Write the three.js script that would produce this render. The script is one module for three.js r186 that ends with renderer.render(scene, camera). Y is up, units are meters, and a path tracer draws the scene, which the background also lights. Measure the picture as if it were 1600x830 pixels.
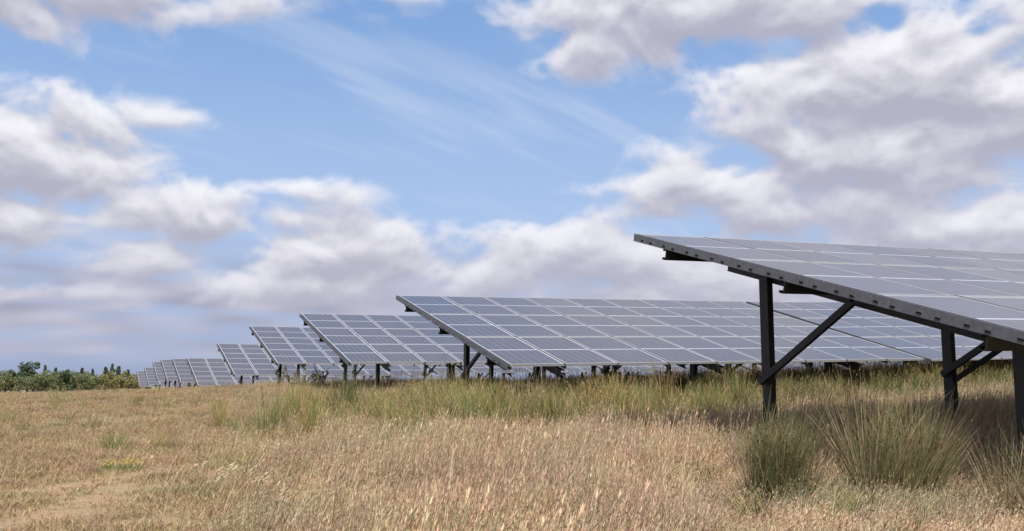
import * as THREE from 'three';
import { createNoise2D, createNoise3D } from 'simplex-noise';
import { mergeGeometries } from 'three/addons/utils/BufferGeometryUtils.js';

/* ------------------------------------------------------------------ basics */
function rng(seed) {
  let a = seed >>> 0;
  return () => { a = (a + 0x6D2B79F5) | 0; let t = Math.imul(a ^ (a >>> 15), 1 | a); t = (t + Math.imul(t ^ (t >>> 7), 61 | t)) ^ t; return ((t ^ (t >>> 14)) >>> 0) / 4294967296; };
}
const clamp = (v, a = 0, b = 1) => Math.min(b, Math.max(a, v));
const smooth = (a, b, v) => { const t = clamp((v - a) / (b - a)); return t * t * (3 - 2 * t); };
const mix = (a, b, t) => a + (b - a) * t;
const RAD = Math.PI / 180;

/* ------------------------------------------------- camera, sky, sun, exposure */
const scene = new THREE.Scene();
const EYE = 0.92;                                            // camera height over the near ground
const camera = new THREE.PerspectiveCamera(31.14, 1024 / 531, 0.1, 6000);
camera.position.set(0, EYE, 0);
camera.rotation.x = 7.0 * RAD;
const renderer = new THREE.WebGLRenderer({ antialias: true });
renderer.setSize(1024, 531);
renderer.toneMapping = THREE.LinearToneMapping;
renderer.toneMappingExposure = 1.0;
renderer.shadowMap.enabled = true;

const sun = new THREE.DirectionalLight(new THREE.Color(1, 0.95, 0.87), 5.0);
const sunDir = new THREE.Vector3(0.22, 1.0, 0.76).normalize();  // behind the camera, a little to its right
sun.position.copy(sunDir).multiplyScalar(120).add(new THREE.Vector3(0, 0, -30));
sun.target.position.set(0, 0, -30);
sun.castShadow = true; sun.shadow.radius = 1.5;
sun.shadow.mapSize.set(4096, 4096);
Object.assign(sun.shadow.camera, { left: -90, right: 90, top: 90, bottom: -90, near: 1, far: 400 });
scene.add(sun, sun.target);

// The sky: air and fair-weather cumulus. Cloud masses: azimuth, elevation (degrees), half width, rise, drop, weight, softness
const CLOUDS = [
  [-23.5, 21.4, 12.5, 2.3, 1.5, 1, 0.5], [-9.5, 22.8, 8.3, 0.9, 0.8, 0.6, 0.8], [-26.9, 12.3, 4.9, 3.4, 2.8, 1, 0.1], [-25.3, 11.6, 3.4, 2.6, 1.5, 0.8, 0.1],
  [-20.9, 14.8, 4.5, 1.3, 0.9, 0.62, 0.5], [-30.0, 12.3, 3.4, 4.2, 3.0, 1, 0.2], [-28.2, 8.1, 3.8, 1.7, 1.3, 1.0, 0.1], [-26.7, 8.7, 2.3, 1.1, 1.1, 0.6, 0.2],
  [-18.4, 9.0, 5.2, 1.9, 1.3, 1.05, 0.05], [-13.4, 9.6, 5.2, 1.5, 1.5, 0.95, 0.3], [-11.5, 11.0, 4.2, 1.2, 1.0, 0.7, 0.5], [-21.6, 6.9, 6.2, 1.4, 1.5, 1.0, 0.2],
  [-10.7, 7.6, 5.4, 2.0, 1.7, 1.1, 0.1], [-6.9, 7.3, 4.4, 1.8, 1.7, 1.0, 0.2], [-12.2, 5.7, 6.5, 1.3, 1.3, 0.95, 0.3], [-24.6, 4.9, 5, 1.0, 1.0, 0.8, 0.3],
  [1.0, 20.4, 1.3, 1.1, 0.7, 0.45, 0.7], [11.5, 21.8, 8.7, 3.0, 2.5, 1.05, 0.25], [5.2, 19.8, 4.2, 1.9, 1.9, 0.85, 0.3],
  [17.1, 21.0, 3.8, 2.3, 1.9, 0.9, 0.3], [23.0, 16.2, 7.6, 2.9, 2.0, 1.12, 0.03], [28.0, 15.4, 5.5, 2.4, 2.6, 1, 0.08], [18.4, 16.8, 5.7, 2.1, 1.7, 0.85, 0.2],
  [15.4, 15.1, 4.5, 1.9, 1.5, 0.6, 0.6], [20.7, 12.5, 9.8, 2.6, 2.3, 0.95, 0.3], [12.3, 11.5, 5.7, 2.3, 1.9, 0.85, 0.25], [8.9, 10.1, 4.9, 1.7, 1.9, 0.85, 0.2],
  [27.6, 13.4, 5.7, 1.9, 1.9, 0.9, 0.3], [17.0, 9.8, 9.8, 2.3, 2.3, 0.95, 0.35], [3.1, 8.1, 4.5, 1.7, 1.9, 0.85, 0.2], [7.7, 7.5, 9.4, 2.3, 2.3, 0.95, 0.3],
  [23.8, 8.3, 7.6, 1.7, 2.3, 0.9, 0.25], [27.3, 8.3, 5.7, 1.5, 1.9, 0.85, 0.3], [-1.5, 6.6, 4.8, 1.5, 1.9, 0.85, 0.4], [27.7, 11.4, 1.9, 0.8, 0.6, 0.5, 0.4],
  [13.3, 5.9, 11.3, 2.6, 3.4, 0.85, 0.5],
];
{ // the same kind of cloud all round: scattered by a seeded generator where the list above has none
  const r = rng(77);
  for (let i = 0; i < 420; i++) {
    const el = 4 + 50 * Math.pow(r(), 1.5), az = -180 + 360 * r(), big = 0.6 + r();
    if (Math.abs(az) < 36 && el < 27) continue;
    const g = (0.6 + el / 22) * big;
    CLOUDS.push([az, el, 5.2 * g, 1.6 * g, 1.2 * g, 0.75 + 0.45 * r(), r() * 0.5]);
  }
}
function makeSky() {
  const W = 4096, H = 2048, data = new Float32Array(W * H * 4);
  const n3 = createNoise3D(rng(11)), m3 = createNoise3D(rng(12)), c3 = createNoise3D(rng(13));
  const r0 = H / 2, rows = H / 2, D = new Float32Array(W * rows), S = new Float32Array(W * rows), F = new Float32Array(W * rows);
  const dirs = new Float32Array(W * 2);
  for (let c = 0; c < W; c++) { const u = ((c + 0.5) / W - 0.5) * 2 * Math.PI; dirs[2 * c] = Math.cos(u); dirs[2 * c + 1] = Math.sin(u); }
  // cover of the listed masses on a coarse grid (quarter of a degree), read back with linear interpolation
  const GW = 1440, GH = 361, cov = new Float32Array(GW * GH).fill(-1), soft = new Float32Array(GW * GH), wsum = new Float32Array(GW * GH).fill(1e-4);
  for (const [az, el, rx, rt, rb, w, s] of CLOUDS) {
    const k = 1 / Math.max(0.35, Math.cos(el * RAD));
    for (let j = Math.max(0, Math.floor((el - rb * 2) * 4)); j <= Math.min(GH - 1, (el + rt * 2) * 4); j++)
      for (let i = Math.floor((az - rx * 2 * k) * 4); i <= (az + rx * 2 * k) * 4; i++) {
        const dx = (i / 4 - az) / (rx * k), dy = (j / 4 - el) / (j / 4 > el ? rt : rb), q = Math.sqrt(dx * dx + dy * dy);
        const v = w * 1.05 - q * 0.95 - 0.02 + 0.10 * smooth(4, 14, az), o = ((i + 720 + GW * 2) % GW) + j * GW;
        if (v <= -1) continue;
        const a = cov[o], h = Math.max(0, 0.35 - Math.abs(a - v)); cov[o] = Math.max(a, v) + h * h / 1.4;
        const ww = Math.exp(3 * v); soft[o] += s * ww; wsum[o] += ww;
      }
  }
  for (let y = 0; y < rows; y++) {
    const el = (y + 0.5) / rows * 90, se = Math.sin(el * RAD), ce = Math.cos(el * RAD);
    const oct = el < 26 ? 6 : 4, low = 1 - smooth(2, 7, el);
    for (let c = 0; c < W; c++) {
      const X = dirs[2 * c] * ce, Z = dirs[2 * c + 1] * ce, Y = se;
      // warp, then billows
      const wx = m3(X * 5, Y * 9, Z * 5) * 0.018, wy = m3(X * 5 + 9, Y * 9, Z * 5) * 0.010;
      let a = 0.55, k = 6, f = 0, b = 0;
      for (let o = 0; o < oct; o++) {
        const v = n3((X + wx) * k, (Y + wy) * k * 1.75, (Z - wx) * k);
        f += a * v; b += a * (1 - Math.abs(v) * 2.1); a *= 0.52; k *= 2.1;
      }
      const az = Math.atan2(X, -Z) / RAD, gi = (az + 180) * 4, gj = el * 4, i0 = Math.floor(gi), j0 = Math.min(GH - 2, Math.floor(gj)), fi = gi - i0, fj = gj - j0;
      const o00 = (i0 % GW) + j0 * GW, o10 = ((i0 + 1) % GW) + j0 * GW;
      const cv = mix(mix(cov[o00], cov[o10], fi), mix(cov[o00 + GW], cov[o10 + GW], fi), fj);
      const sf = clamp(soft[o00] / wsum[o00]);
      const o = c + y * W;
      D[o] = cv + mix(0.64, 0.68, sf) * f + mix(0.44, 0.16, sf) * b + 0.0;
      S[o] = sf; F[o] = f;
    }
  }
  const up = (o, y, deg) => { const k = Math.round(deg / 90 * rows); return D[Math.min(rows - 1, y + k) * W + (o % W)]; };
  for (let y = 0; y < rows; y++) {
    const el = (y + 0.5) / rows * 90, se = Math.sin(el * RAD), ce = Math.cos(el * RAD);
    // clear air: pale lavender haze low down, bluer with height
    const h1 = 1 - Math.exp(-el / 3.2), h2 = smooth(7, 26, el);
    const ar = mix(mix(0.33, 0.42, h1), 0.20, h2), ag = mix(mix(0.375, 0.575, h1), 0.37, h2), ab = mix(mix(0.53, 0.86, h1), 0.70, h2);
    for (let c = 0; c < W; c++) {
      const X = dirs[2 * c] * ce, Z = dirs[2 * c + 1] * ce, Y = se, o = c + y * W;
      // cirrus: long faint streaks
      const q = 1 / (Y + 0.22), px = X * q, pz = Z * q, sx = px * 0.72 - pz * 0.69, sz = px * 0.69 + pz * 0.72;
      const cn = c3(sx * 1.1, sz * 3.1, 0) * 0.5 + c3(sx * 2.0, sz * 9, 4) * 0.32 + c3(sx * 4, sz * 24, 8) * 0.18;
      let ci = smooth(-0.15, 0.9, cn) * 0.42 * smooth(3, 9, el) * (0.55 + 0.45 * m3(X * 3, Y * 5, Z * 3 + 7));
      let r = mix(ar, 0.80, ci), g = mix(ag, 0.83, ci), b = mix(ab, 0.93, ci);
      // low veil of far cloud decks
      const lowb = smooth(0.6, 2.2, el) * (1 - smooth(4.5, 9.5, el));
      const dk = clamp(0.75 + 0.5 * c3(X * 5, Y * 30, Z * 5 + 3) + 0.3 * c3(X * 14, Y * 90, Z * 14)) * lowb * 0.95;
      const tone = 0.5 + 0.5 * c3(X * 9, Y * 45, Z * 9 + 30);
      r = mix(r, mix(0.36, 0.58, tone), dk); g = mix(g, mix(0.365, 0.57, tone), dk); b = mix(b, mix(0.47, 0.68, tone), dk);
      // cumulus, lit from behind the camera and above
      const d = D[o], s = S[o];
      const al = smooth(-0.08, mix(0.42, 0.85, s), d) * mix(0.98, 0.88, s);
      if (al > 0.001) {
        const rise = d - up(o, y, 0.5) + 0.55 * (d - up(o, y, 1.1)), body = clamp(up(o, y, 0.9)) * 0.5 + clamp(up(o, y, 2.0)) * 0.5;
        let lit = 0.58 + 0.42 * rise - 0.40 * body + 0.16 * F[o] + 0.10 * (1 - smooth(0, 0.5, d));
        lit = clamp(mix(lit, 0.45 + 0.1 * F[o], s * 0.5), 0, 1);
        lit = lit * lit * (3 - 2 * lit);
        const far = 1 - smooth(3, 12, el);                        // far clouds sit deeper in the air
        let lr = mix(0.455, 0.95, lit), lg = mix(0.45, 0.94, lit), lb = mix(0.55, 0.99, lit);
        lr = mix(lr, 0.52, far * 0.35); lg = mix(lg, 0.52, far * 0.35); lb = mix(lb, 0.64, far * 0.35);
        r = mix(r, lr, al); g = mix(g, lg, al); b = mix(b, lb, al);
      }
      const p = ((y + r0) * W + c) * 4; data[p] = r; data[p + 1] = g; data[p + 2] = b; data[p + 3] = 1;
    }
  }
  for (let i = 0; i < r0 * W; i++) { data[4 * i] = 0.26; data[4 * i + 1] = 0.22; data[4 * i + 2] = 0.17; data[4 * i + 3] = 1; }
  const t = new THREE.DataTexture(data, W, H, THREE.RGBAFormat, THREE.FloatType);
  t.mapping = THREE.EquirectangularReflectionMapping; t.magFilter = t.minFilter = THREE.LinearFilter; t.needsUpdate = true;
  return t;
}
const skyTexture = makeSky();
scene.background = skyTexture;
scene.environment = skyTexture;

/* ------------------------------------------------------------------ helpers */
const taken = new Map();
function numbered(name) { const k = taken.get(name) || 0; taken.set(name, k + 1); return k ? name + '_' + String(k).padStart(3, '0') : name; }
function tag(o, label, category, group, kind) {
  if (label) o.userData.label = label;
  if (category) o.userData.category = category;
  if (group) o.userData.group = group;
  if (kind) o.userData.kind = kind;
  return o;
}
function mesh(name, geometry, material, parent) {
  const m = new THREE.Mesh(geometry, material);
  m.name = parent ? name : numbered(name); m.castShadow = m.receiveShadow = true;
  (parent || scene).add(m);
  return m;
}
function box(w, h, d, x = 0, y = 0, z = 0) { const g = new THREE.BoxGeometry(w, h, d); g.translate(x, y, z); return g; }
const noise2 = createNoise2D(rng(5)), noiseB = createNoise2D(rng(6));
const fbm2 = (x, z) => noise2(x, z) * 0.55 + noise2(x * 2.3 + 7, z * 2.3) * 0.3 + noise2(x * 5.1, z * 5.1 + 3) * 0.15;

/* ------------------------------------------------------------------- ground */
const PROFILE = [[-2000, 0], [8, 0], [15, 0.07], [20, 0.25], [26, 0.55], [31, 0.72], [36, 0.57], [45, 0.12], [55, -0.18], [75, -0.08], [86, -0.1], [100, -0.5], [150, -1.1], [250, -1.4], [4000, -1.4]];
function profile(d) {
  let i = 1; while (i < PROFILE.length - 1 && PROFILE[i][0] < d) i++;
  const [a, ya] = PROFILE[i - 1], [b, yb] = PROFILE[i];
  return mix(ya, yb, smooth(0, 1, clamp((d - a) / (b - a))) * 0.5 + clamp((d - a) / (b - a)) * 0.5);
}
function groundY(x, z) {
  const d = -z;
  let y = profile(d) * (d > 10 && d < 50 ? mix(0.72, 1.08, smooth(-18, -6, x)) : 1);
  y += 0.03 * clamp(x, 0, 12) * smooth(6, 13, d) * (1 - smooth(60, 120, d));
  const near = 1 - smooth(60, 140, Math.hypot(x, z));
  return y + near * (0.05 * noise2(x * 0.35, z * 0.35) + 0.018 * noise2(x * 1.7 + 4, z * 1.7));
}
// where the worn, nearly bare path runs, left of the camera
const bare = (x, z) => {
  const d = -z, cx = -3.3 - 0.12 * (d - 7) + 0.35 * noise2(d * 0.4, 2);
  return clamp(1.3 * Math.exp(-Math.pow((x - cx) / 0.75, 2)) * (1 - smooth(8.5, 12, d)) * clamp(0.75 + 0.6 * noise2(x * 1.1, z * 0.5 + 8)));
};
function groundTexture() {
  const N = 1024, d = new Uint8Array(N * N * 4), r = rng(31), f = new Float32Array(N * N * 3);
  const nn = createNoise3D(rng(32));
  for (let y = 0; y < N; y++) for (let x = 0; x < N; x++) {
    const a = x / N * 2 * Math.PI, b = y / N * 2 * Math.PI;
    const v = 0.22 + 0.08 * nn(Math.cos(a) * 6, Math.sin(a) * 6 + Math.cos(b) * 6, Math.sin(b) * 6) + 0.08 * (r() - 0.5);
    const o = (y * N + x) * 3; f[o] = v * 1.0; f[o + 1] = v * 0.78; f[o + 2] = v * 0.5;
  }
  for (let i = 0; i < 26000; i++) {                     // straw litter: short crossing strokes
    const L = 8 + 38 * r(), a = r() * 6.283, t = 0.55 + 0.6 * r(), green = r() < 0.14;
    let x = r() * N, y = r() * N; const bend = (r() - 0.5) * 0.04; let an = a;
    for (let s = 0; s < L; s++) {
      x += Math.cos(an); y += Math.sin(an); an += bend;
      const o = ((((y | 0) + N * 8) % N) * N + (((x | 0) + N * 8) % N)) * 3;
      f[o] = t * (green ? 0.26 : 0.50); f[o + 1] = t * (green ? 0.27 : 0.37); f[o + 2] = t * (green ? 0.12 : 0.21);
    }
  }
  const s8 = (v) => Math.round(255 * clamp(v <= 0.0031 ? v * 12.92 : 1.055 * Math.pow(v, 1 / 2.4) - 0.055));
  for (let i = 0; i < N * N; i++) { d[4 * i] = s8(f[3 * i]); d[4 * i + 1] = s8(f[3 * i + 1]); d[4 * i + 2] = s8(f[3 * i + 2]); d[4 * i + 3] = 255; }
  const t = new THREE.DataTexture(d, N, N); t.colorSpace = THREE.SRGBColorSpace; t.wrapS = t.wrapT = THREE.RepeatWrapping;
  t.magFilter = THREE.LinearFilter; t.minFilter = THREE.LinearMipmapLinearFilter; t.generateMipmaps = true; t.needsUpdate = true;
  return t;
}
{
  const line = (a, b, step, far) => { const v = []; for (let x = a; x <= b + 1e-6; x += step) v.push(x); let s = step; for (let x = b; x < far;) { s *= 1.22; x += s; v.push(x); } s = step; for (let x = a; x > -far;) { s *= 1.22; x -= s; v.unshift(x); } return v; };
  const xs = line(-22, 22, 0.3, 2500), zs = line(-48, 2, 0.3, 2500);
  const pos = [], uv = [], col = [], idx = [];
  for (const z of zs) for (const x of xs) {
    pos.push(x, groundY(x, z), z); uv.push(x / 1.6, -z / 1.6);
    const n = fbm2(x * 0.22, z * 0.22), b = bare(x, z), g = smooth(0.1, 0.8, noiseB(x * 0.13, z * 0.13));
    const t = 0.86 + 0.16 * n;
    col.push(mix(t, t * 0.86, g) + 0.5 * b, mix(t, t * 0.93, g) + 0.36 * b, mix(t, t * 0.84, g) + 0.32 * b);
  }
  const nx = xs.length;
  for (let j = 0; j < zs.length - 1; j++) for (let i = 0; i < nx - 1; i++) { const a = j * nx + i; idx.push(a, a + nx, a + 1, a + 1, a + nx, a + nx + 1); }
  const g = new THREE.BufferGeometry();
  g.setAttribute('position', new THREE.Float32BufferAttribute(pos, 3)); g.setAttribute('uv', new THREE.Float32BufferAttribute(uv, 2)); g.setAttribute('color', new THREE.Float32BufferAttribute(col, 3));
  g.setIndex(idx); g.computeVertexNormals();
  const gt = groundTexture();
  const m = mesh('ground', g, new THREE.MeshStandardMaterial({ map: gt, bumpMap: gt, bumpScale: 0.012, vertexColors: true, roughness: 1 }));
  tag(m, 'dry straw covered ground of the open meadow', 'ground', null, 'structure');
}

/* ------------------------------------------------------------- solar tables */
const PITCH_U = 1.0, SLOPE = 5.884, PITCH_V = SLOPE / 3, MOD_W = 0.964, MOD_L = PITCH_V - 0.018, FD = 0.04;
function cellTexture(seed) {
  const Wp = 384, Hp = 768, d = new Uint8Array(Wp * Hp * 4), r = rng(seed), nn = createNoise2D(rng(seed + 1));
  const mm = (MOD_W - 0.048) * 1000 / Wp, mv = (MOD_L - 0.048) * 1000 / Hp;     // millimetres a texel
  const tone = Array.from({ length: 6 * 24 }, () => 0.88 + 0.24 * r());
  const mg = 20, gap = 36, cw = ((MOD_W - 0.048) * 1000 - 2 * mg) / 6, ch = ((MOD_L - 0.048) * 1000 - 2 * mg - gap) / 24;
  const s8 = (v) => Math.round(255 * clamp(1.055 * Math.pow(v, 1 / 2.4) - 0.055));
  for (let y = 0; y < Hp; y++) for (let x = 0; x < Wp; x++) {
    const X = x * mm - mg; let Y = y * mv - mg; const o = (y * Wp + x) * 4;
    const half = 12 * ch; let white = X < 0 || X > 6 * cw || Y < 0 || Y > 24 * ch + gap;
    if (Y > half && Y < half + gap) white = true; else if (Y >= half + gap) Y -= gap;
    let c;
    const u = X / cw, v = Y / ch, fu = (u - Math.floor(u)) * cw, fv = (v - Math.floor(v)) * ch;
    if (white) c = [0.58, 0.58, 0.61];
    else if (fu < 3.2 || fu > cw - 3.2) c = [0.24, 0.24, 0.265];
    else if (fv < 1.3 || fv > ch - 1.3) c = [0.16, 0.165, 0.19];
    else {
      const bus = [0.1, 0.3, 0.5, 0.7, 0.9].some((q) => Math.abs(fu - q * cw) < 1.3);
      const k = tone[clamp(Math.floor(u), 0, 5) + 6 * clamp(Math.floor(v), 0, 23)] * (1 + 0.12 * nn(x * 0.11, y * 0.11));
      c = bus ? [0.10, 0.10, 0.12] : [0.060 * k, 0.057 * k, 0.070 * k];
    }
    d[o] = s8(c[0]); d[o + 1] = s8(c[1]); d[o + 2] = s8(c[2]); d[o + 3] = 255;
  }
  const t = new THREE.DataTexture(d, Wp, Hp); t.colorSpace = THREE.SRGBColorSpace; t.magFilter = THREE.LinearFilter; t.minFilter = THREE.LinearMipmapLinearFilter; t.generateMipmaps = true; t.anisotropy = 8; t.needsUpdate = true;
  return t;
}
const GLASS = [1, 2, 3, 4].map((k) => new THREE.MeshPhysicalMaterial({ map: cellTexture(40 + k), color: new THREE.Color().setRGB(...[[1, 1, 1], [0.92, 0.93, 0.98], [1, 0.97, 0.98], [0.96, 0.98, 1]][k - 1]), roughness: 0.17 + 0.012 * k, ior: 1.5 }));
function mottled(seed, base, amp, rough, metal) {        // rolled or galvanised metal: fine spangle and streaks
  const N = 256, d = new Uint8Array(N * N * 4), nn = createNoise3D(rng(seed)), r = rng(seed);
  for (let y = 0; y < N; y++) for (let x = 0; x < N; x++) {
    const a = x / N * 6.283, b = y / N * 6.283, v = 0.82 + amp * (0.6 * nn(Math.cos(a) * 2.5, Math.sin(a) * 2.5 + Math.cos(b) * 2.5, Math.sin(b) * 2.5) + 0.4 * nn(Math.cos(a) * 9, Math.sin(a) * 9 + Math.cos(b) * 9, Math.sin(b) * 9) + 0.3 * (r() - 0.5));
    const o = (y * N + x) * 4; d[o] = d[o + 1] = d[o + 2] = Math.round(255 * clamp(v)); d[o + 3] = 255;
  }
  const t = new THREE.DataTexture(d, N, N); t.colorSpace = THREE.SRGBColorSpace; t.wrapS = t.wrapT = THREE.RepeatWrapping; t.magFilter = THREE.LinearFilter; t.minFilter = THREE.LinearMipmapLinearFilter; t.generateMipmaps = true; t.needsUpdate = true;
  return new THREE.MeshStandardMaterial({ map: t, color: new THREE.Color().setRGB(...base), roughness: rough, metalness: metal });
}
const ALU = new THREE.MeshStandardMaterial({ color: new THREE.Color().setRGB(0.42, 0.43, 0.45), roughness: 0.4, metalness: 0.35 });
const RAIL = mottled(61, [0.30, 0.31, 0.335], 0.10, 0.5, 0.35);
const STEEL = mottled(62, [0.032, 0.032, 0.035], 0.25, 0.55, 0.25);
const STEEL_LIGHT = mottled(63, [0.26, 0.24, 0.20], 0.3, 0.65, 0.2);

const glassGeo = box(MOD_W - 0.02, 0.006, MOD_L - 0.044, 0, -0.008, 0);
const frameGeo = mergeGeometries([
  box(0.012, FD, MOD_L, -MOD_W / 2 + 0.006, -FD / 2, 0), box(0.012, FD, MOD_L, MOD_W / 2 - 0.006, -FD / 2, 0),
  box(MOD_W - 0.024, FD, 0.026, 0, -FD / 2, -MOD_L / 2 + 0.013), box(MOD_W - 0.024, FD, 0.026, 0, -FD / 2, MOD_L / 2 - 0.013)]);
const railGeo = box(0.042, 0.042, SLOPE - 0.01, 0, -FD - 0.001 - 0.021, SLOPE / 2);
// slotted end rail: a folded plate with punched slots
const endRailGeo = (() => {
  const h = 0.088, s = new THREE.Shape([[0, 0], [SLOPE, 0], [SLOPE, h], [0, h]].map(([a, b]) => new THREE.Vector2(a, b)));
  let v = 0.16, k = 0;
  while (v < SLOPE - 0.15) {
    const y = k % 2 ? 0.014 : 0.020, w = 0.058, t = 0.018;
    s.holes.push(new THREE.Path([[v, y], [v + w, y], [v + w, y + t], [v, y + t]].map(([a, b]) => new THREE.Vector2(a, b)).reverse()));
    v += k % 2 ? 0.28 : 0.19; k++;
  }
  const e = new THREE.ExtrudeGeometry(s, { depth: 0.004, bevelEnabled: false });
  e.rotateY(-Math.PI / 2); e.translate(-0.014, -h - 0.002, 0);                       // shape x -> slope, shape y -> normal
  const lips = mergeGeometries([box(0.03, 0.004, SLOPE, -0.003, -h - 0.004, SLOPE / 2)]);
  return mergeGeometries([e, lips.toNonIndexed()].map((g) => { const q = g.index ? g.toNonIndexed() : g; return q; }));
})();
const tabGeo = (() => { const a = []; let v = 0.16, k = 0; while (v < SLOPE - 0.15) { a.push(box(0.014, 0.004, 0.05, -0.024, -0.073 - (k % 2 ? 0.006 : 0), v + 0.03)); v += k % 2 ? 0.28 : 0.19; k++; } return a[0] && mergeGeometries(a); })();
function channel(len, web, flange, t = 0.005, holes = false) {        // C section along +z, web on the -x side, opening to +x
  const g = [box(t, web, len, -flange / 2 + t / 2, 0, len / 2), box(flange - t - 0.001, t, len, t / 2, web / 2 - t / 2, len / 2), box(flange - t - 0.001, t, len, t / 2, -web / 2 + t / 2, len / 2),
    box(t, web * 0.16, len, flange / 2 - t / 2, web / 2 - t - web * 0.08 - 0.0005, len / 2), box(t, web * 0.16, len, flange / 2 - t / 2, -web / 2 + t + web * 0.08 + 0.0005, len / 2)];
  if (holes) {                                                        // punched front flange in place of the plain one
    const s = new THREE.Shape([[-flange / 2 + t, 0], [flange / 2, 0], [flange / 2, len], [-flange / 2 + t, len]].map(([a, b]) => new THREE.Vector2(a, b)));
    for (let z = len - 0.45, k = 0; z > len - 1.7; k++, z -= k % 2 ? 0.1 : 0.3) s.holes.push(new THREE.Path().absarc(0.012, z, 0.009, 0, Math.PI * 2, true));
    const e = new THREE.ExtrudeGeometry(s, { depth: t, bevelEnabled: false, curveSegments: 5 }); e.rotateX(Math.PI / 2); e.translate(0, web / 2, 0);
    g[1] = e;
  }
  return mergeGeometries(g.map((q) => (q.index ? q.toNonIndexed() : q)));
}
const V3 = (x, y, z) => new THREE.Vector3(x, y, z);
function solarTable({ tl, n, grade, tilt, psi, frames, label, holes = false }) {
  const g = new THREE.Group(); g.name = numbered('solar_table'); scene.add(g);
  tag(g, label, 'solar panels', 'rows of ground mounted solar tables');
  const turn = (90 - psi) * RAD, base = groundY(tl[0], tl[2]);
  g.position.set(tl[0], base, tl[2]); g.rotation.y = turn;
  const local = (x, z) => { const w = V3(x, 0, z).applyAxisAngle(V3(0, 1, 0), turn); return groundY(w.x + tl[0], w.z + tl[2]) - base; };
  const rd = V3(Math.cos(grade * RAD), Math.sin(grade * RAD), 0), sd = V3(0, -Math.sin(tilt * RAD), Math.cos(tilt * RAD));
  sd.addScaledVector(rd, -sd.dot(rd)).normalize();
  const nm = V3().crossVectors(sd, rd), T = V3(0, tl[1] - base, 0);
  const B = new THREE.Matrix4().makeBasis(rd, nm, sd), Q = new THREE.Quaternion().setFromRotationMatrix(B);
  const P = (u, v, h = 0) => T.clone().addScaledVector(rd, u).addScaledVector(sd, v).addScaledVector(nm, h);
  const put = (m, p, q = Q) => { m.position.copy(p); m.quaternion.copy(q); return m; };
  const r = rng(Math.round(tl[0] * 97 + 5000) + n);
  for (let i = 0; i < n; i++) for (let j = 0; j < 3; j++) {
    const m = put(mesh('solar_panel', glassGeo, GLASS[Math.floor(r() * 4)], g), P((i + 0.5) * PITCH_U, (j + 0.5) * PITCH_V, (r() - 0.5) * 0.004));
    m.rotateX((r() - 0.5) * 0.004); m.rotateZ((r() - 0.5) * 0.005);
    mesh('frame', frameGeo, ALU, m);
  }
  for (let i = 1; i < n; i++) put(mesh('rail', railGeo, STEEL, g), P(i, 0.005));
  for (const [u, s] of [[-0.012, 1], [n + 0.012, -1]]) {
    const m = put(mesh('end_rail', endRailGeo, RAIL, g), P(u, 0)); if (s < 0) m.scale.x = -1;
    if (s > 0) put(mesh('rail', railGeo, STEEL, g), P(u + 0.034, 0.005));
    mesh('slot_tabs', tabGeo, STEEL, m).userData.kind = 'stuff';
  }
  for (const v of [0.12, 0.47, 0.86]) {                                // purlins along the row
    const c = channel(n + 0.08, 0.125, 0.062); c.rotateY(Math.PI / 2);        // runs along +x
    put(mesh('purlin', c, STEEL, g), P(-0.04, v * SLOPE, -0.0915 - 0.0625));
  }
  frames.forEach((u, fi) => {
    const rl = 0.84 * SLOPE;
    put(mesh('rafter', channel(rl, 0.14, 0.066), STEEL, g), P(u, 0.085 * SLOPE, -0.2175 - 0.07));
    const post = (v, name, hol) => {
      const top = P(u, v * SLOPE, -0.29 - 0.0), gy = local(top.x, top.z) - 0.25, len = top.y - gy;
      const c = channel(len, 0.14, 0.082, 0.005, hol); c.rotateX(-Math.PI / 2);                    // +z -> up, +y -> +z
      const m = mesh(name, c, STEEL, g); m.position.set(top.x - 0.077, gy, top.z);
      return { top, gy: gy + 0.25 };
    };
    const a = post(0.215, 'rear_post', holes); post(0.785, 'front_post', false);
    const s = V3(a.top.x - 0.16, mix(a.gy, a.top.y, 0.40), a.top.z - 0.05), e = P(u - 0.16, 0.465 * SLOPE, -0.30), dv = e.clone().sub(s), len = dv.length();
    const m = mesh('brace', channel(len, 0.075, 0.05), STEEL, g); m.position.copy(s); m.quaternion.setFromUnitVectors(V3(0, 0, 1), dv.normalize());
    if (fi) {                                                          // side brace along the row, from the second frame on
      const s2 = V3(a.top.x - 0.06, mix(a.gy, a.top.y, 0.36), a.top.z + 0.04), e2 = P(u + 0.45, 0.47 * SLOPE - 0.06, -0.2), d2 = e2.clone().sub(s2);
      const b2 = mesh('brace', channel(d2.length(), 0.06, 0.045), STEEL, g); b2.position.copy(s2); b2.quaternion.setFromUnitVectors(V3(0, 0, 1), d2.normalize());
    }
  });
  return g;
}
const F3 = [1.1, 4.1, 7.1], F9 = [1.2, 4.5, 7.8];
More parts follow.
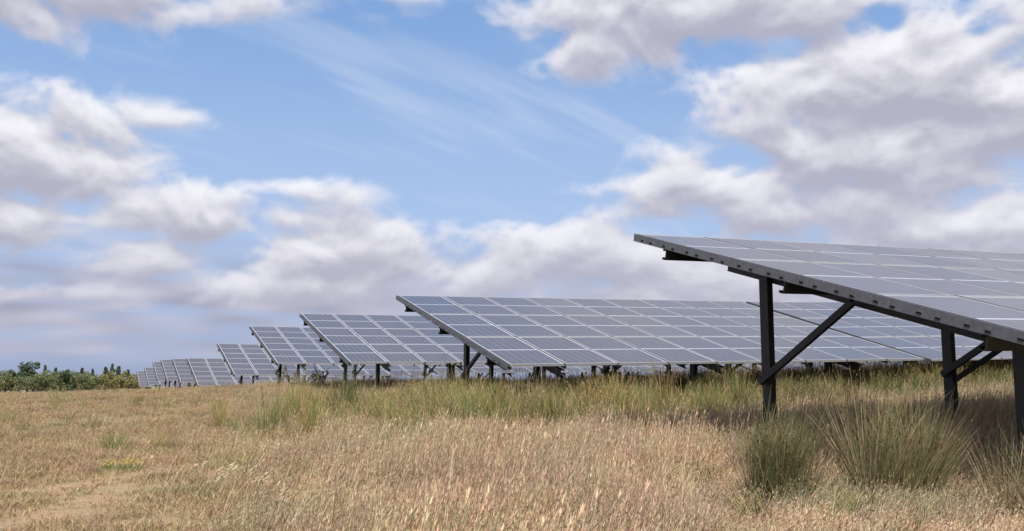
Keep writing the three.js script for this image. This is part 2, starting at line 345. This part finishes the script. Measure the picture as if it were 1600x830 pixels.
const tables = [
  { tl: [1.54, 1.83, -11.66], n: 12, grade: 1.35, tilt: 15.8, psi: 64.77, frames: [1.1, 4.05, 7.0, 9.95], holes: true, label: 'nearest solar table, raised high on dark posts and cut off by the right picture edge' },
  { tl: [-2.44, 1.85, -20.22], n: 9, grade: 1.21, tilt: 15.5, psi: 65.3, frames: F9, holes: true, label: 'long solar table behind the nearest one, standing over the tall green rushes' },
  { tl: [5.98, 2.05, -24.17], n: 10, grade: 1.72, tilt: 15.77, psi: 65.81, frames: [1.0, 4.2, 7.4], label: 'solar table seen under the nearest table, beyond the dark slanting joint' },
  { tl: [-6.45, 2.09, -29.01], n: 9, grade: 0.81, tilt: 15.7, psi: 65.12, frames: F9, label: 'third solar table from the right along the staggered left ends' },
  { tl: [1.95, 2.21, -33.0], n: 9, grade: 0.81, tilt: 15.7, psi: 65.12, frames: F9, label: 'solar table hidden behind the long one, only its legs showing under it' },
  { tl: [-10.49, 2.25, -38.18], n: 9, grade: 0.1, tilt: 15.6, psi: 65.19, frames: F3, label: 'fourth solar table from the right, its two left posts clear above pink grass' },
  { tl: [-14.31, 1.88, -46.4], n: 9, grade: 0.0, tilt: 15.2, psi: 65.36, frames: F3, label: 'fifth solar table from the right, its low edge touching the grassy crest' },
  { tl: [-18.76, 1.40, -55.25], n: 8, grade: 0, tilt: 15.5, psi: 65.15, frames: F3, label: 'sixth solar table from the right, the first of the low far group' },
  { tl: [-22.75, 1.59, -64.1], n: 6, grade: 0, tilt: 15.5, psi: 65.15, frames: [1.1, 4.1], label: 'fifth solar table from the left end of the far group' },
  { tl: [-26.76, 1.74, -72.95], n: 6, grade: 0, tilt: 15.5, psi: 65.15, frames: [1.1, 4.1], label: 'fourth solar table from the left end of the far group' },
  { tl: [-30.69, 1.76, -81.8], n: 6, grade: 0, tilt: 15.5, psi: 65.15, frames: [1.1, 4.1], label: 'third solar table from the left end of the far group' },
  { tl: [-34.77, 1.41, -90.65], n: 6, grade: 0, tilt: 15.5, psi: 65.15, frames: [1.1, 4.1], label: 'second solar table from the left, next to the farthest one' },
  { tl: [-38.97, 1.18, -99.5], n: 6, grade: 0, tilt: 15.5, psi: 65.15, frames: [1.1, 4.1], label: 'farthest and leftmost solar table, beside the distant hedge' },
];
for (let k = 1; k < 5; k++) {                                          // the fifth row runs on behind the long table
  const u = 9.25 * k, P5 = 65.36 * RAD;
  tables.push({ tl: [-14.31 + u * Math.sin(P5), 1.9 + 0.012 * u, -46.4 - u * Math.cos(P5)], n: 9, grade: 0.5, tilt: 15.2, psi: 65.36, frames: F3, label: ['first', 'second', 'third', 'fourth'][k - 1] + ' from the left of the solar tables showing as slivers under the long table' });
}
for (const t of tables) { t.tl[1] += EYE; solarTable(t); }

/* --------------------------------------------------------------- vegetation */
class Blades {                                             // collects ribbons, each with one colour of its own
  constructor() { this.p = []; this.c = []; this.i = []; }
  // root x,y,z; heading of the lean; length; width; lean and bend as shares of the length
  ribbon(x, y, z, head, len, w, lean, bend, segs, col, face, tipW = 0.15) {
    const s0 = this.p.length / 3, cx = Math.cos(head), cz = Math.sin(head), fx = Math.cos(face) * w / 2, fz = Math.sin(face) * w / 2;
    const pts = [];
    for (let k = 0; k <= segs; k++) {
      const t = k / segs, out = len * (lean * t + bend * t * t), up = len * (t - 0.45 * bend * t * t * t) * Math.sqrt(Math.max(0.1, 1 - lean * lean * 0.6));
      const ww = k === segs ? tipW : 1 - 0.45 * t, px = x + cx * out, py = y + up, pz = z + cz * out;
      pts.push([px, py, pz]);
      this.p.push(px - fx * ww, py, pz - fz * ww, px + fx * ww, py, pz + fz * ww); this.c.push(...col, ...col);
      if (k) { const a = s0 + 2 * k - 2; this.i.push(a, a + 1, a + 2, a + 1, a + 3, a + 2); }
    }
    return pts;
  }
  tri(a, dx, dy, dz, wx, wz, col) {
    const s = this.p.length / 3; this.p.push(a[0] - wx, a[1], a[2] - wz, a[0] + wx, a[1], a[2] + wz, a[0] + dx, a[1] + dy, a[2] + dz); this.c.push(...col, ...col, ...col); this.i.push(s, s + 1, s + 2);
  }
  quad(cx, cy, cz, ux, uy, uz, vx, vy, vz, col) {          // pointed leaf: a rhombus
    const s = this.p.length / 3; this.p.push(cx - ux, cy - uy, cz - uz, cx + vx, cy + vy, cz + vz, cx + ux, cy + uy, cz + uz, cx - vx, cy - vy, cz - vz); for (let k = 0; k < 4; k++) this.c.push(...col); this.i.push(s, s + 1, s + 2, s, s + 2, s + 3);
  }
  geo() {
    const g = new THREE.BufferGeometry(); g.setAttribute('position', new THREE.Float32BufferAttribute(this.p, 3)); g.setAttribute('color', new THREE.Float32BufferAttribute(this.c, 3)); g.setIndex(this.i); g.computeVertexNormals(); return g;
  }
}
const shade = (c, k) => [c[0] * k, c[1] * k, c[2] * k];
const pick = (r, list) => { const c = list[Math.floor(r() * list.length)], k = 0.8 + 0.4 * r(); return shade(c, k); };
const STRAW = [[0.42, 0.311, 0.176], [0.379, 0.272, 0.15], [0.489, 0.372, 0.226], [0.304, 0.212, 0.115], [0.416, 0.298, 0.18]];
const PINK = [[0.538, 0.409, 0.266], [0.508, 0.375, 0.24], [0.599, 0.472, 0.316], [0.457, 0.327, 0.2]];
const OLIVE = [[0.194, 0.183, 0.059], [0.157, 0.158, 0.048], [0.248, 0.219, 0.08], [0.207, 0.203, 0.077], [0.331, 0.267, 0.118]];
const GREEN = [[0.15, 0.185, 0.054], [0.124, 0.161, 0.044], [0.187, 0.217, 0.069], [0.164, 0.21, 0.082]];
const BROWN = [[0.13, 0.08, 0.04], [0.10, 0.06, 0.03], [0.17, 0.11, 0.05]];
const WIND = 0.15;                                         // heading of the lean: towards the right, a little nearer

function panicle(b, pts, r, col, n, size) {                // loose feathery seed head along the top of a stem
  const a = pts[pts.length - 1], q = pts[pts.length - 2];
  for (let k = 0; k < n; k++) {
    const t = 0.35 + 0.75 * r(), an = r() * 6.283, s = size * (0.6 + 0.7 * r());
    b.tri([mix(q[0], a[0], t), mix(q[1], a[1], t), mix(q[2], a[2], t)], Math.cos(an) * s * 0.35 + 0.25 * s, s * 0.95, Math.sin(an) * s * 0.35, Math.sin(an) * s * 0.065, -Math.cos(an) * s * 0.065, shade(col, 0.9 + 0.25 * r()));
  }
}
function bentTuft(seed) {                                  // fine flowering grass gone to straw
  const r = rng(seed), b = new Blades();
  for (let k = 0; k < 32; k++) {
    const ra = 0.13 * Math.sqrt(r()), an = r() * 6.283, h = 0.42 * (0.42 + 0.6 * r()), c = pick(r, r() < 0.62 ? PINK : STRAW);
    const pts = b.ribbon(Math.cos(an) * ra, -0.03, Math.sin(an) * ra, WIND + (r() - 0.5) * 2.4, h * (r() < 0.25 ? 1.3 : 1), 0.0042, 0.02 + 0.15 * r(), 0.03 + 0.22 * r(), 3, c, r() * 6.283, 0.4);
    panicle(b, pts, r, pick(r, PINK), 6, 0.032);
  }
  for (let k = 0; k < 16; k++) { const ra = 0.13 * Math.sqrt(r()), an = r() * 6.283; b.ribbon(Math.cos(an) * ra, -0.03, Math.sin(an) * ra, r() * 6.283, 0.42 * (0.3 + 0.4 * r()), 0.006, 0.15 + 0.4 * r(), 0.3 * r(), 2, pick(r, r() < 0.9 ? STRAW : OLIVE), r() * 6.283); }
  return b.geo();
}
function turfTuft(seed, greenShare) {                      // short grazed turf, mostly dead
  const r = rng(seed), b = new Blades();
  for (let k = 0; k < 34; k++) {
    const ra = 0.11 * Math.sqrt(r()), an = r() * 6.283, g = r() < greenShare;
    b.ribbon(Math.cos(an) * ra, -0.02, Math.sin(an) * ra, r() * 6.283, 0.1 * (0.5 + 0.7 * r()), 0.0055, 0.1 + 0.6 * r(), 0.5 * r() - 0.05, 2, pick(r, g ? (r() < 0.5 ? GREEN : OLIVE) : STRAW), r() * 6.283);
  }
  return b.geo();
}
function meadowTuft(seed) {                                // taller green and yellowing grass
  const r = rng(seed), b = new Blades();
  for (let k = 0; k < 46; k++) {
    const ra = 0.16 * Math.sqrt(r()), an = r() * 6.283, g = r();
    const pts = b.ribbon(Math.cos(an) * ra, -0.03, Math.sin(an) * ra, WIND + (r() - 0.5) * 4, 0.8 * (0.45 + 0.6 * r()), 0.008, 0.05 + 0.22 * r(), 0.05 + 0.3 * r(), 3, pick(r, g < 0.42 ? GREEN : g < 0.8 ? OLIVE : STRAW), r() * 6.283);
    if (r() < 0.22) panicle(b, pts, r, pick(r, STRAW), 7, 0.035);
  }
  return b.geo();
}
function rush(seed, n, h, spread, share, thick = 0.005, subs = 5, tone = 1) {  // soft rush: several crowns grown together, stems of all lengths; returns stems and seed heads
  const r = rng(seed), b = new Blades(), s = new Blades(), crowns = [];
  for (let k = 0; k < subs; k++) { const a = r() * 6.283, q = Math.sqrt(r()) * spread * 0.42; crowns.push([Math.cos(a) * q, Math.sin(a) * q, 0.7 + 0.4 * r(), r() * 6.283, 0.16 * r(), r() - 0.5]); }
  for (let k = 0; k < n; k++) {
    const C = crowns[Math.floor(r() * subs)], dead = r() < 0.16, an = r() * 6.283, q = Math.pow(r(), 0.75), ra = 0.07 * Math.sqrt(r()), g = r() + 0.25 * C[5];
    const c = shade(pick(r, dead ? (r() < 0.3 ? BROWN : STRAW) : g < share[0] ? GREEN : g < share[0] + share[1] ? OLIVE : STRAW), tone), len = h * C[2] * (dead ? 0.3 + 0.6 * r() : 0.42 + 0.6 * Math.pow(r(), 0.7)) * (1.05 - 0.2 * q);
    const lx = Math.cos(an) * spread * q * 0.62 + Math.cos(C[3]) * C[4] + 0.05, lz = Math.sin(an) * spread * q * 0.62 + Math.sin(C[3]) * C[4], lean = Math.hypot(lx, lz) * (dead ? 1.6 : 1);
    const pts = b.ribbon(C[0] + Math.cos(an) * ra, -0.04, C[1] + Math.sin(an) * ra, Math.atan2(lz, lx), len, thick * (0.6 + 0.7 * r()), lean, dead ? 0.25 * r() : 0.02 + 0.3 * Math.pow(r(), 3), 4, c, r() * 6.283, 0.25);
    if (!dead && r() < 0.33 && len > h * 0.5) {            // brown cluster on the side, below the tip
      const p = pts[3], c2 = pick(r, BROWN);
      for (let m = 0; m < 5; m++) { const a2 = r() * 6.283, z = 0.010 + 0.012 * r(); s.tri([p[0], p[1] + 0.02 * r(), p[2]], Math.cos(a2) * z, z * 0.7, Math.sin(a2) * z, Math.sin(a2) * 0.004, -Math.cos(a2) * 0.004, c2); }
    }
  }
  return [b.geo(), s.geo()];
}
const leafMat = new THREE.MeshStandardMaterial({ vertexColors: true, roughness: 0.75, side: THREE.DoubleSide });

// scattering: each kind gives a size (0 = none here) and a tint for a place
function scatter(name, label, category, geos, seed, density, at) {
  const r = rng(seed), lists = geos.map(() => []), M = new THREE.Matrix4(), q = new THREE.Quaternion(), Y = V3(0, 1, 0);
  for (let d = 2.4; d < 62;) {
    const dd = 0.05 + d * 0.02, half = d * 0.68 + 0.8, count = 2 * half * dd * density(d);
    let k = Math.floor(count) + (r() < count % 1 ? 1 : 0);
    while (k-- > 0) {
      const x = (r() * 2 - 1) * half, z = -(d + r() * dd), a = at(x, z, r); if (!a || a.s <= 0.02) continue;
      const v = Math.floor(r() * geos.length);
      lists[v].push({ x, z, h: a.s * (0.8 + 0.4 * r()), w: a.w || 1, turn: (r() - 0.5) * (a.turn || 1.6), tint: a.tint.map((t) => t * (0.88 + 0.24 * r())) });
    }
    d += dd;
  }
  let total = 0;
  const g = geos.length > 1 ? new THREE.Group() : null;
  lists.forEach((L, v) => {
    if (!L.length) return;
    const im = new THREE.InstancedMesh(geos[v], leafMat, L.length), c = new THREE.Color(); total += L.length;
    L.forEach((o, i) => {
      q.setFromAxisAngle(Y, o.turn); M.compose(V3(o.x, groundY(o.x, o.z) - 0.005, o.z), q, V3(o.w, o.h, o.w)); im.setMatrixAt(i, M);
      im.setColorAt(i, c.setRGB(...o.tint));
    });
    im.castShadow = im.receiveShadow = true; im.name = name + '_patch'; im.userData.kind = 'stuff';
    g ? g.add(im) : scene.add(im);
    if (!g) { im.name = numbered(name); tag(im, label, category, null, 'stuff'); }
  });
  if (g) { g.name = numbered(name); tag(g, label, category, null, 'stuff'); scene.add(g); }
}
// the rush belt in front of and under the second row: s along that row, t towards the camera
const PS = 65.2 * RAD, ROW = [Math.sin(PS), -Math.cos(PS)], FRONT = [Math.cos(PS), Math.sin(PS)];
function belt(x, z) {
  const dx = x + 0.07, dz = z + 15.06, s = dx * ROW[0] + dz * ROW[1], t = dx * FRONT[0] + dz * FRONT[1];
  const n = fbm2(x * 0.5, z * 0.5), front = mix(1.5, 0.25, smooth(-1, 8, s)) + 0.8 * n;
  const a = smooth(front + 0.5, front - 0.7, t) * smooth(-4.2, -2.6, t + 0.6 * n);
  return a * smooth(-4.4, -0.8, s + 1.2 * n) ;
}
const openness = (x, z) => smooth(-0.36, -0.10, x / Math.max(3, -z) + 0.05 * noise2(x * 0.3, z * 0.3));   // short turf on the left, tall grass in the middle and right
const tallness = (x, z) => { const d = -z; return clamp(mix(0.26, 0.9, openness(x, z)) * mix(0.62, 1, smooth(3.5, 7.5, d)) * (1 + 0.5 * fbm2(x * 0.8, z * 0.8)) * (1 - 0.5 * smooth(0.14, 0.22, x / Math.max(3, d)) * (1 - smooth(8.2, 9.6, d))) * (1 - 0.9 * bare(x, z)), 0, 1.3); };

scatter('short_grass', 'short dry turf of straw and green blades over the meadow', 'grass', [turfTuft(201, 0.06), turfTuft(202, 0.16), turfTuft(203, 0.3), turfTuft(204, 0.1)], 21,
  (d) => (d < 9 ? 190 : d < 16 ? 130 : d < 34 ? 55 : 9),
  (x, z, r) => {
    const b = bare(x, z); if (r() < b * 0.8) return null;
    const g = smooth(-0.1, 0.8, noiseB(x * 0.45, z * 0.45) * 0.7 + 0.5 * noise2(x * 1.6, z * 1.6 + 5)), n = fbm2(x * 0.8 + 20, z * 0.8);
    return { s: (0.85 * (1 + 0.5 * n) * (1 - 0.75 * b) + 0.15), w: 1.0 + 0.2 * r(), turn: 6.28, tint: [mix(1.0, 0.76, g) * (1 + 0.25 * n), mix(0.96, 0.88, g) * (1 + 0.22 * n), mix(0.97, 0.74, g) * (1 + 0.2 * n)] };
  });
scatter('dry_grass', 'knee high pinkish straw grass with feathery seed heads across the meadow', 'grass', [bentTuft(211), bentTuft(212), bentTuft(213), bentTuft(214), bentTuft(215)], 22,
  (d) => (d < 9 ? 78 : d < 16 ? 66 : d < 36 ? 42 : 8),
  (x, z, r) => {
    const t = tallness(x, z), be = belt(x, z), n = fbm2(x * 0.5 + 40, z * 0.5 + 9) + 0.35 * noise2(x * 2.1, z * 2.1 + 30); if (r() < be * 0.75 || r() < 0.72 * (1 - openness(x, z)) || r() < bare(x, z)) return null;
    const far = smooth(16, 30, -z), g = smooth(0.25, 0.9, noiseB(x * 0.25 + 30, z * 0.25));
    return { s: 0.95 * t * (1 - 0.3 * far), w: mix(0.75, 1, t) + 0.4 * far, tint: [0.98 + 0.34 * n - 0.2 * g, 0.97 + 0.36 * n - 0.08 * g, 0.97 + 0.34 * n - 0.14 * g] };
  });
scatter('meadow_grass', 'tall green and yellow grass in a belt under the second row of tables', 'grass', [meadowTuft(221), meadowTuft(222), meadowTuft(223)], 23,
  (d) => (d < 9 ? 26 : d < 24 ? 34 : 5),
  (x, z, r) => {
    const be = belt(x, z), patch = smooth(0.45, 0.85, noiseB(x * 0.4 + 3, z * 0.4 + 60)) * 0.5, n = fbm2(x * 0.7, z * 0.7);
    if (r() > be + patch * 0.35) return null;
    return { s: mix(0.4, 1.05, be) * (1 + 0.25 * n), w: mix(0.7, 1.1, be), turn: 6.28, tint: [1.08 + 0.35 * n, 1.04 + 0.18 * n, 0.97] };
  });
function stalkTuft(seed) {                                 // a few tall bare stalks, some snapped
  const r = rng(seed), b = new Blades();
  for (let k = 0; k < 9; k++) {
    const ra = 0.2 * Math.sqrt(r()), an = r() * 6.283, snapped = r() < 0.25, c = pick(r, r() < 0.3 ? OLIVE : PINK);
    const pts = b.ribbon(Math.cos(an) * ra, -0.03, Math.sin(an) * ra, WIND + (r() - 0.5) * 3, 0.36 + 0.26 * r(), 0.0042, snapped ? 0.5 + 0.4 * r() : 0.04 + 0.16 * r(), snapped ? 0.1 : 0.05 + 0.3 * r(), 4, c, r() * 6.283, 0.5);
    if (!snapped) panicle(b, pts, r, shade(pick(r, PINK), 1.1), 12, 0.034);
  }
  return b.geo();
}
scatter('tall_stalks', 'scattered taller pale stalks with drooping seed heads above the meadow', 'grass', [stalkTuft(241), stalkTuft(242), stalkTuft(243)], 25,
  (d) => (d < 9 ? 9 : d < 20 ? 8 : d < 34 ? 4 : 0),
  (x, z, r) => {
    const n = noise2(x * 0.9 + 14, z * 0.9); if (belt(x, z) > 0.5 || (x / -z > 0.16 && z > -9) || r() > 0.15 + 0.75 * openness(x, z) * smooth(-0.4, 0.5, n)) return null;
    return { s: mix(0.55, 1, openness(x, z)) * (0.8 + 0.3 * r()), w: 1, turn: 2, tint: [1.05, 1.04, 1.02] };
  });
{
  const rv = [1, 2, 3, 4].map((k) => rush(230 + k, 210, 1.0, 0.5, [0.5, 0.34], 0.0068, 4)[0]);
  scatter('rush_belt', 'mass of tall olive rushes growing under the second row of tables', 'rushes', rv, 24,
    (d) => (d < 9 ? 0 : d < 26 ? 6.5 : 0),
    (x, z, r) => {
      const be = belt(x, z), n = fbm2(x * 0.9 + 3, z * 0.9); if (r() > be * (0.55 + 0.6 * n)) return null;
      return { s: 0.92 + 0.3 * n, w: 0.85, turn: 6.28, tint: [1.0 + 0.5 * n, 1.0 + 0.3 * n, 0.95] };
    });
}
// single rush tussocks that stand out
function tussock(px, pz, seed, n, h, spread, share, label, tone = 0.82, thick = 0.004) {
  const [a, s] = rush(seed, n, h, spread, share, thick, 5, tone);
  const g = new THREE.Group(); g.name = numbered('rush_tussock'); g.position.set(px, groundY(px, pz), pz); scene.add(g);
  tag(g, label, 'rushes', 'single rush tussocks');
  mesh('stems', a, leafMat, g).userData.kind = 'stuff'; mesh('seed_heads', s, leafMat, g).userData.kind = 'stuff';
}
tussock(1.93, -7.25, 301, 1300, 0.9, 0.50, [0.5, 0.42], 'compact olive rush tussock in front of the first tall post', 0.68);
tussock(2.98, -7.35, 302, 1900, 1.02, 0.85, [0.25, 0.40], 'broad straw tipped rush tussock, widest one in the right foreground', 0.8);
tussock(3.52, -6.45, 303, 620, 0.85, 0.8, [0.2, 0.35], 'rush tussock cut by the right edge of the picture');
tussock(2.45, -9.3, 304, 400, 0.62, 0.7, [0.2, 0.35], 'small loose rush tussock between the two large foreground tussocks');
tussock(-2.72, -15.9, 305, 900, 1.25, 0.42, [0.85, 0.15], 'dark green rush tussock left of the belt, below the third table', 0.5, 0.0065);
tussock(1.55, -8.2, 306, 200, 0.42, 0.6, [0.2, 0.5], 'low rush tussock just left of the compact olive one');

// flowering and seeding plants
{
  const r = rng(401), b = new Blades(), f = new Blades();
  for (let k = 0; k < 260; k++) {
    const an = r() * 6.283, ra = Math.sqrt(r()), x = Math.cos(an) * ra * 0.22, z = Math.sin(an) * ra * 0.12, h = 0.03 + 0.05 * r(), a = r() * 6.283, s = 0.007;
    b.ribbon(x, -0.01, z, a, h, 0.006, 0.3, 0.2, 1, pick(r, GREEN), a);
    if (k % 3 === 0) for (let m = 0; m < 3; m++) { const a2 = r() * 6.283; f.quad(x + 0.008 * Math.cos(a2), h + 0.005 * r(), z + 0.008 * Math.sin(a2), s * Math.cos(a2), s * 0.4, s * Math.sin(a2), -s * 0.6 * Math.sin(a2), s * 0.3, s * 0.6 * Math.cos(a2), [0.56 + 0.1 * r(), 0.47 + 0.06 * r(), 0.05]); }
  }
  const g = new THREE.Group(), x = -4.02, z = -10.0; g.name = numbered('yellow_flower_patch'); g.position.set(x, groundY(x, z) + 0.05, z); scene.add(g);
  tag(g, 'low patch of small yellow flowers in the turf on the left', 'flowers');
  mesh('foliage', b.geo(), leafMat, g).userData.kind = 'stuff'; mesh('petals', f.geo(), leafMat, g).userData.kind = 'stuff';
}
{
  const r = rng(402), b = new Blades(), h = new Blades(), PALE = [0.70, 0.62, 0.44];
  for (let k = 0; k < 16; k++) {
    const pts = b.ribbon((r() - 0.5) * 0.34, -0.02, (r() - 0.5) * 0.25, 0.1 + (r() - 0.5), 0.30 + 0.14 * r(), 0.004, 0.12 + 0.15 * r(), 0.25 * r(), 3, pick(r, STRAW), r() * 6.283, 0.5), p = pts[3], q = pts[2];
    for (let m = 0; m < 20; m++) { const t = r(), an = r() * 6.283, e = Math.sin(Math.PI * t) * 0.007, c = shade(PALE, 0.85 + 0.3 * r()); h.quad(p[0] + 0.034 * t, p[1] + 0.024 * t + Math.sin(an) * e * 0.7, p[2] + Math.cos(an) * e * 0.7, 0.009, 0.007, Math.cos(an) * 0.004, -0.0012, 0.0026, Math.sin(an) * 0.003, c); }
  }
  const g = new THREE.Group(), x = -1.95, z = -6.45; g.name = numbered('seeding_grass'); g.position.set(x, groundY(x, z), z); scene.add(g);
  tag(g, 'cluster of pale drooping seed heads standing above the dry turf', 'grass');
  mesh('stalks', b.geo(), leafMat, g).userData.kind = 'stuff'; mesh('seed_heads', h.geo(), leafMat, g).userData.kind = 'stuff';
}
// dark dock stalks before the fourth table
function dock(x, z, seed, h, label) {
  const r = rng(seed), b = new Blades(), l = new Blades();
  for (let k = 0; k < 5; k++) {
    const pts = b.ribbon((r() - 0.5) * 0.12, -0.03, (r() - 0.5) * 0.12, r() * 6.283, h * (0.7 + 0.4 * r()), 0.016, 0.1 + 0.25 * r(), 0.1, 4, pick(r, BROWN), r() * 6.283);
    for (let m = 0; m < 26; m++) { const i = 1 + Math.floor(r() * 3), t = r(), p = pts[i], q = pts[i + 1], a = r() * 6.283, s = 0.02 + 0.03 * r(); l.quad(mix(p[0], q[0], t) + Math.cos(a) * s, mix(p[1], q[1], t), mix(p[2], q[2], t) + Math.sin(a) * s, Math.cos(a) * s, s * 0.8, Math.sin(a) * s, -Math.sin(a) * s * 0.5, s * 0.3, Math.cos(a) * s * 0.5, pick(r, r() < 0.7 ? BROWN : GREEN)); }
  }
  const g = new THREE.Group(); g.name = numbered('dock_plant'); g.position.set(x, groundY(x, z), z); scene.add(g);
  tag(g, label, 'weed', 'dark weeds before the fourth table');
  mesh('stalks', b.geo(), leafMat, g); mesh('leaves', l.geo(), leafMat, g).userData.kind = 'stuff';
}
dock(-7.15, -29.6, 501, 0.75, 'dark weed left of the first post of the fourth table');
dock(-6.7, -29.4, 502, 0.62, 'dark weed right beside the first post of the fourth table');
dock(-6.05, -29.3, 503, 0.72, 'dark weed under the brace of the fourth table');
dock(-5.75, -29.2, 504, 0.82, 'dark upright weed between the third and fourth tables');

// far hedge and trees
const barkMat = mottled(71, [0.13, 0.10, 0.075], 0.4, 0.95, 0);
const TREE_COLS = { dark: [[0.07, 0.115, 0.05], [0.085, 0.135, 0.055], [0.055, 0.09, 0.04]], mid: [[0.16, 0.19, 0.075], [0.135, 0.175, 0.07], [0.20, 0.205, 0.085]], olive: [[0.25, 0.235, 0.07], [0.20, 0.20, 0.07], [0.28, 0.25, 0.08]] };
const leavesMat = new THREE.MeshPhysicalMaterial({ vertexColors: true, roughness: 0.9, side: THREE.DoubleSide, transmission: 0.25, thickness: 0 });
function crownGeo(seed, kind, cols, N) {                    // unit tree: height 1, half width about 0.5
  const r = rng(seed), b = new Blades(), lobes = [];
  if (kind === 'round') for (let k = 0; k < 15; k++) { const a = r() * 6.283, q = Math.sqrt(r()) * 0.34, y = 0.42 + 0.46 * r(); lobes.push([Math.cos(a) * q * (1.2 - 0.5 * Math.abs(y - 0.6)), y, Math.sin(a) * q, 0.10 + 0.08 * r()]); }
  if (kind === 'bush') for (let k = 0; k < 18; k++) { const a = r() * 6.283, q = Math.sqrt(r()) * 0.42, y = 0.12 + 0.72 * r(); lobes.push([Math.cos(a) * q, y, Math.sin(a) * q, 0.11 + 0.08 * r()]); }
  if (kind === 'cone') for (let k = 0; k < 26; k++) { const y = 0.1 + 0.88 * k / 26, a = r() * 6.283, q = 0.40 * (1 - y) * (0.4 + 0.8 * r()); lobes.push([Math.cos(a) * q, y, Math.sin(a) * q, 0.05 + 0.12 * (1 - y)]); }
  for (let k = 0; k < N; k++) {
    const L = lobes[Math.floor(r() * lobes.length)], a = r() * 6.283, cz = r() * 2 - 1, sq = Math.sqrt(1 - cz * cz), q = L[3] * (0.55 + 0.6 * Math.sqrt(r()));
    const s = 0.018 + 0.02 * r(), a2 = r() * 6.283, t = (r() - 0.5) * 1.6;
    b.quad(L[0] + Math.cos(a) * sq * q, L[1] + cz * q * 0.9, L[2] + Math.sin(a) * sq * q, s * Math.cos(a2), s * t * 0.6, s * Math.sin(a2), -s * 0.6 * Math.sin(a2), s * 0.5, s * 0.6 * Math.cos(a2), pick(r, cols));
  }
  return [b.geo(), lobes];
}
function trunkGeo(lobes, top, w) {
  const limb = (x0, y0, z0, x1, y1, z1, r0, r1) => { const d = V3(x1 - x0, y1 - y0, z1 - z0), g = new THREE.CylinderGeometry(r1, r0, d.length(), 5); g.translate(0, d.length() / 2, 0); g.applyQuaternion(new THREE.Quaternion().setFromUnitVectors(V3(0, 1, 0), d.normalize())); g.translate(x0, y0, z0); return g; };
  const a = [limb(0, -0.06, 0, 0.01, top, 0, w, w * 0.45)];
  for (const L of lobes.slice(0, 8)) { const y = Math.min(top * 0.9, Math.max(0.08, L[1] * 0.6)); a.push(limb(0.008, y, 0, L[0], L[1], L[2], w * 0.42, w * 0.14)); }
  return mergeGeometries(a);
}
const KIT = {};
for (const [key, seed, kind, cols, N, top, w] of [['round', 601, 'round', TREE_COLS.dark, 2600, 0.6, 0.028], ['loose', 602, 'round', TREE_COLS.mid, 1700, 0.65, 0.024], ['bushA', 603, 'bush', TREE_COLS.mid, 2400, 0.5, 0.03], ['bushB', 604, 'bush', TREE_COLS.olive, 2400, 0.5, 0.03], ['bushC', 605, 'bush', TREE_COLS.dark, 2200, 0.5, 0.03], ['cone', 606, 'cone', TREE_COLS.dark, 2200, 0.9, 0.02]]) {
  const [c, l] = crownGeo(seed, kind, cols, N); KIT[key] = [c, trunkGeo(l, top, w)];
}
function tree(kit, x, d, top, w, name, label, turn) {        // place, height of the top above the datum, spread: all in metres
  const gy = groundY(x, -d), h = top - gy;
  const g = new THREE.Group(); g.name = numbered(name); g.position.set(x, gy - 0.02, -d); g.rotation.y = turn; g.scale.set(w, h, w); scene.add(g);
  tag(g, label, name === 'shrub' ? 'shrub' : 'tree', 'far hedge and trees');
  mesh('crown', KIT[kit][0], leavesMat, g).userData.kind = 'stuff'; mesh('trunk', KIT[kit][1], barkMat, g);
}
const ORD = ['first', 'second', 'third', 'fourth', 'fifth', 'sixth', 'seventh', 'eighth', 'ninth', 'tenth', 'eleventh', 'twelfth', 'thirteenth', 'fourteenth', 'fifteenth', 'sixteenth', 'seventeenth', 'eighteenth'];
tree('round', -93.5, 185, 5.3, 5.0, 'broadleaf_tree', 'tallest tree of the far hedge, dark green and rounded', 0.4);
tree('loose', -100.0, 190, 3.9, 4.1, 'broadleaf_tree', 'lower green tree just left of the tallest hedge tree', 1.4);
[[-104.2, 214, 4.8, 3.6], [-103.7, 218, 4.3, 4.6], [-102.9, 222, 3.9, 5.6], [-96.1, 214, 4.2, 4.8], [-95.4, 218, 4.0, 3.4], [-94.0, 222, 4.5, 5.3], [-89.2, 214, 5.1, 3.9], [-89.5, 218, 4.6, 4.9], [-89.0, 222, 3.9, 4.7]].forEach(([x, d, top, w], i) => tree('cone', x, d, top, w, 'conifer', ORD[i] + ' dark conifer from the left, rising behind the far hedge', i * 1.3));
{
  const r = rng(650);
  for (let i = 0; i < 18; i++) {
    const x = -99 + 1.72 * i + 0.5 * r(), d = 172 + 14 * r(), k = x > -77 ? 'bushB' : ['bushA', 'bushA', 'bushC', 'bushB', 'bushB'][(i * 3) % 5];
    tree(k, x * d / 179, d, 2.75 + 0.95 * r(), 3.7 + 1.4 * r(), 'shrub', ORD[i] + ' shrub from the left along the far hedge', r() * 6.28);
  }
}
renderer.render(scene, camera);
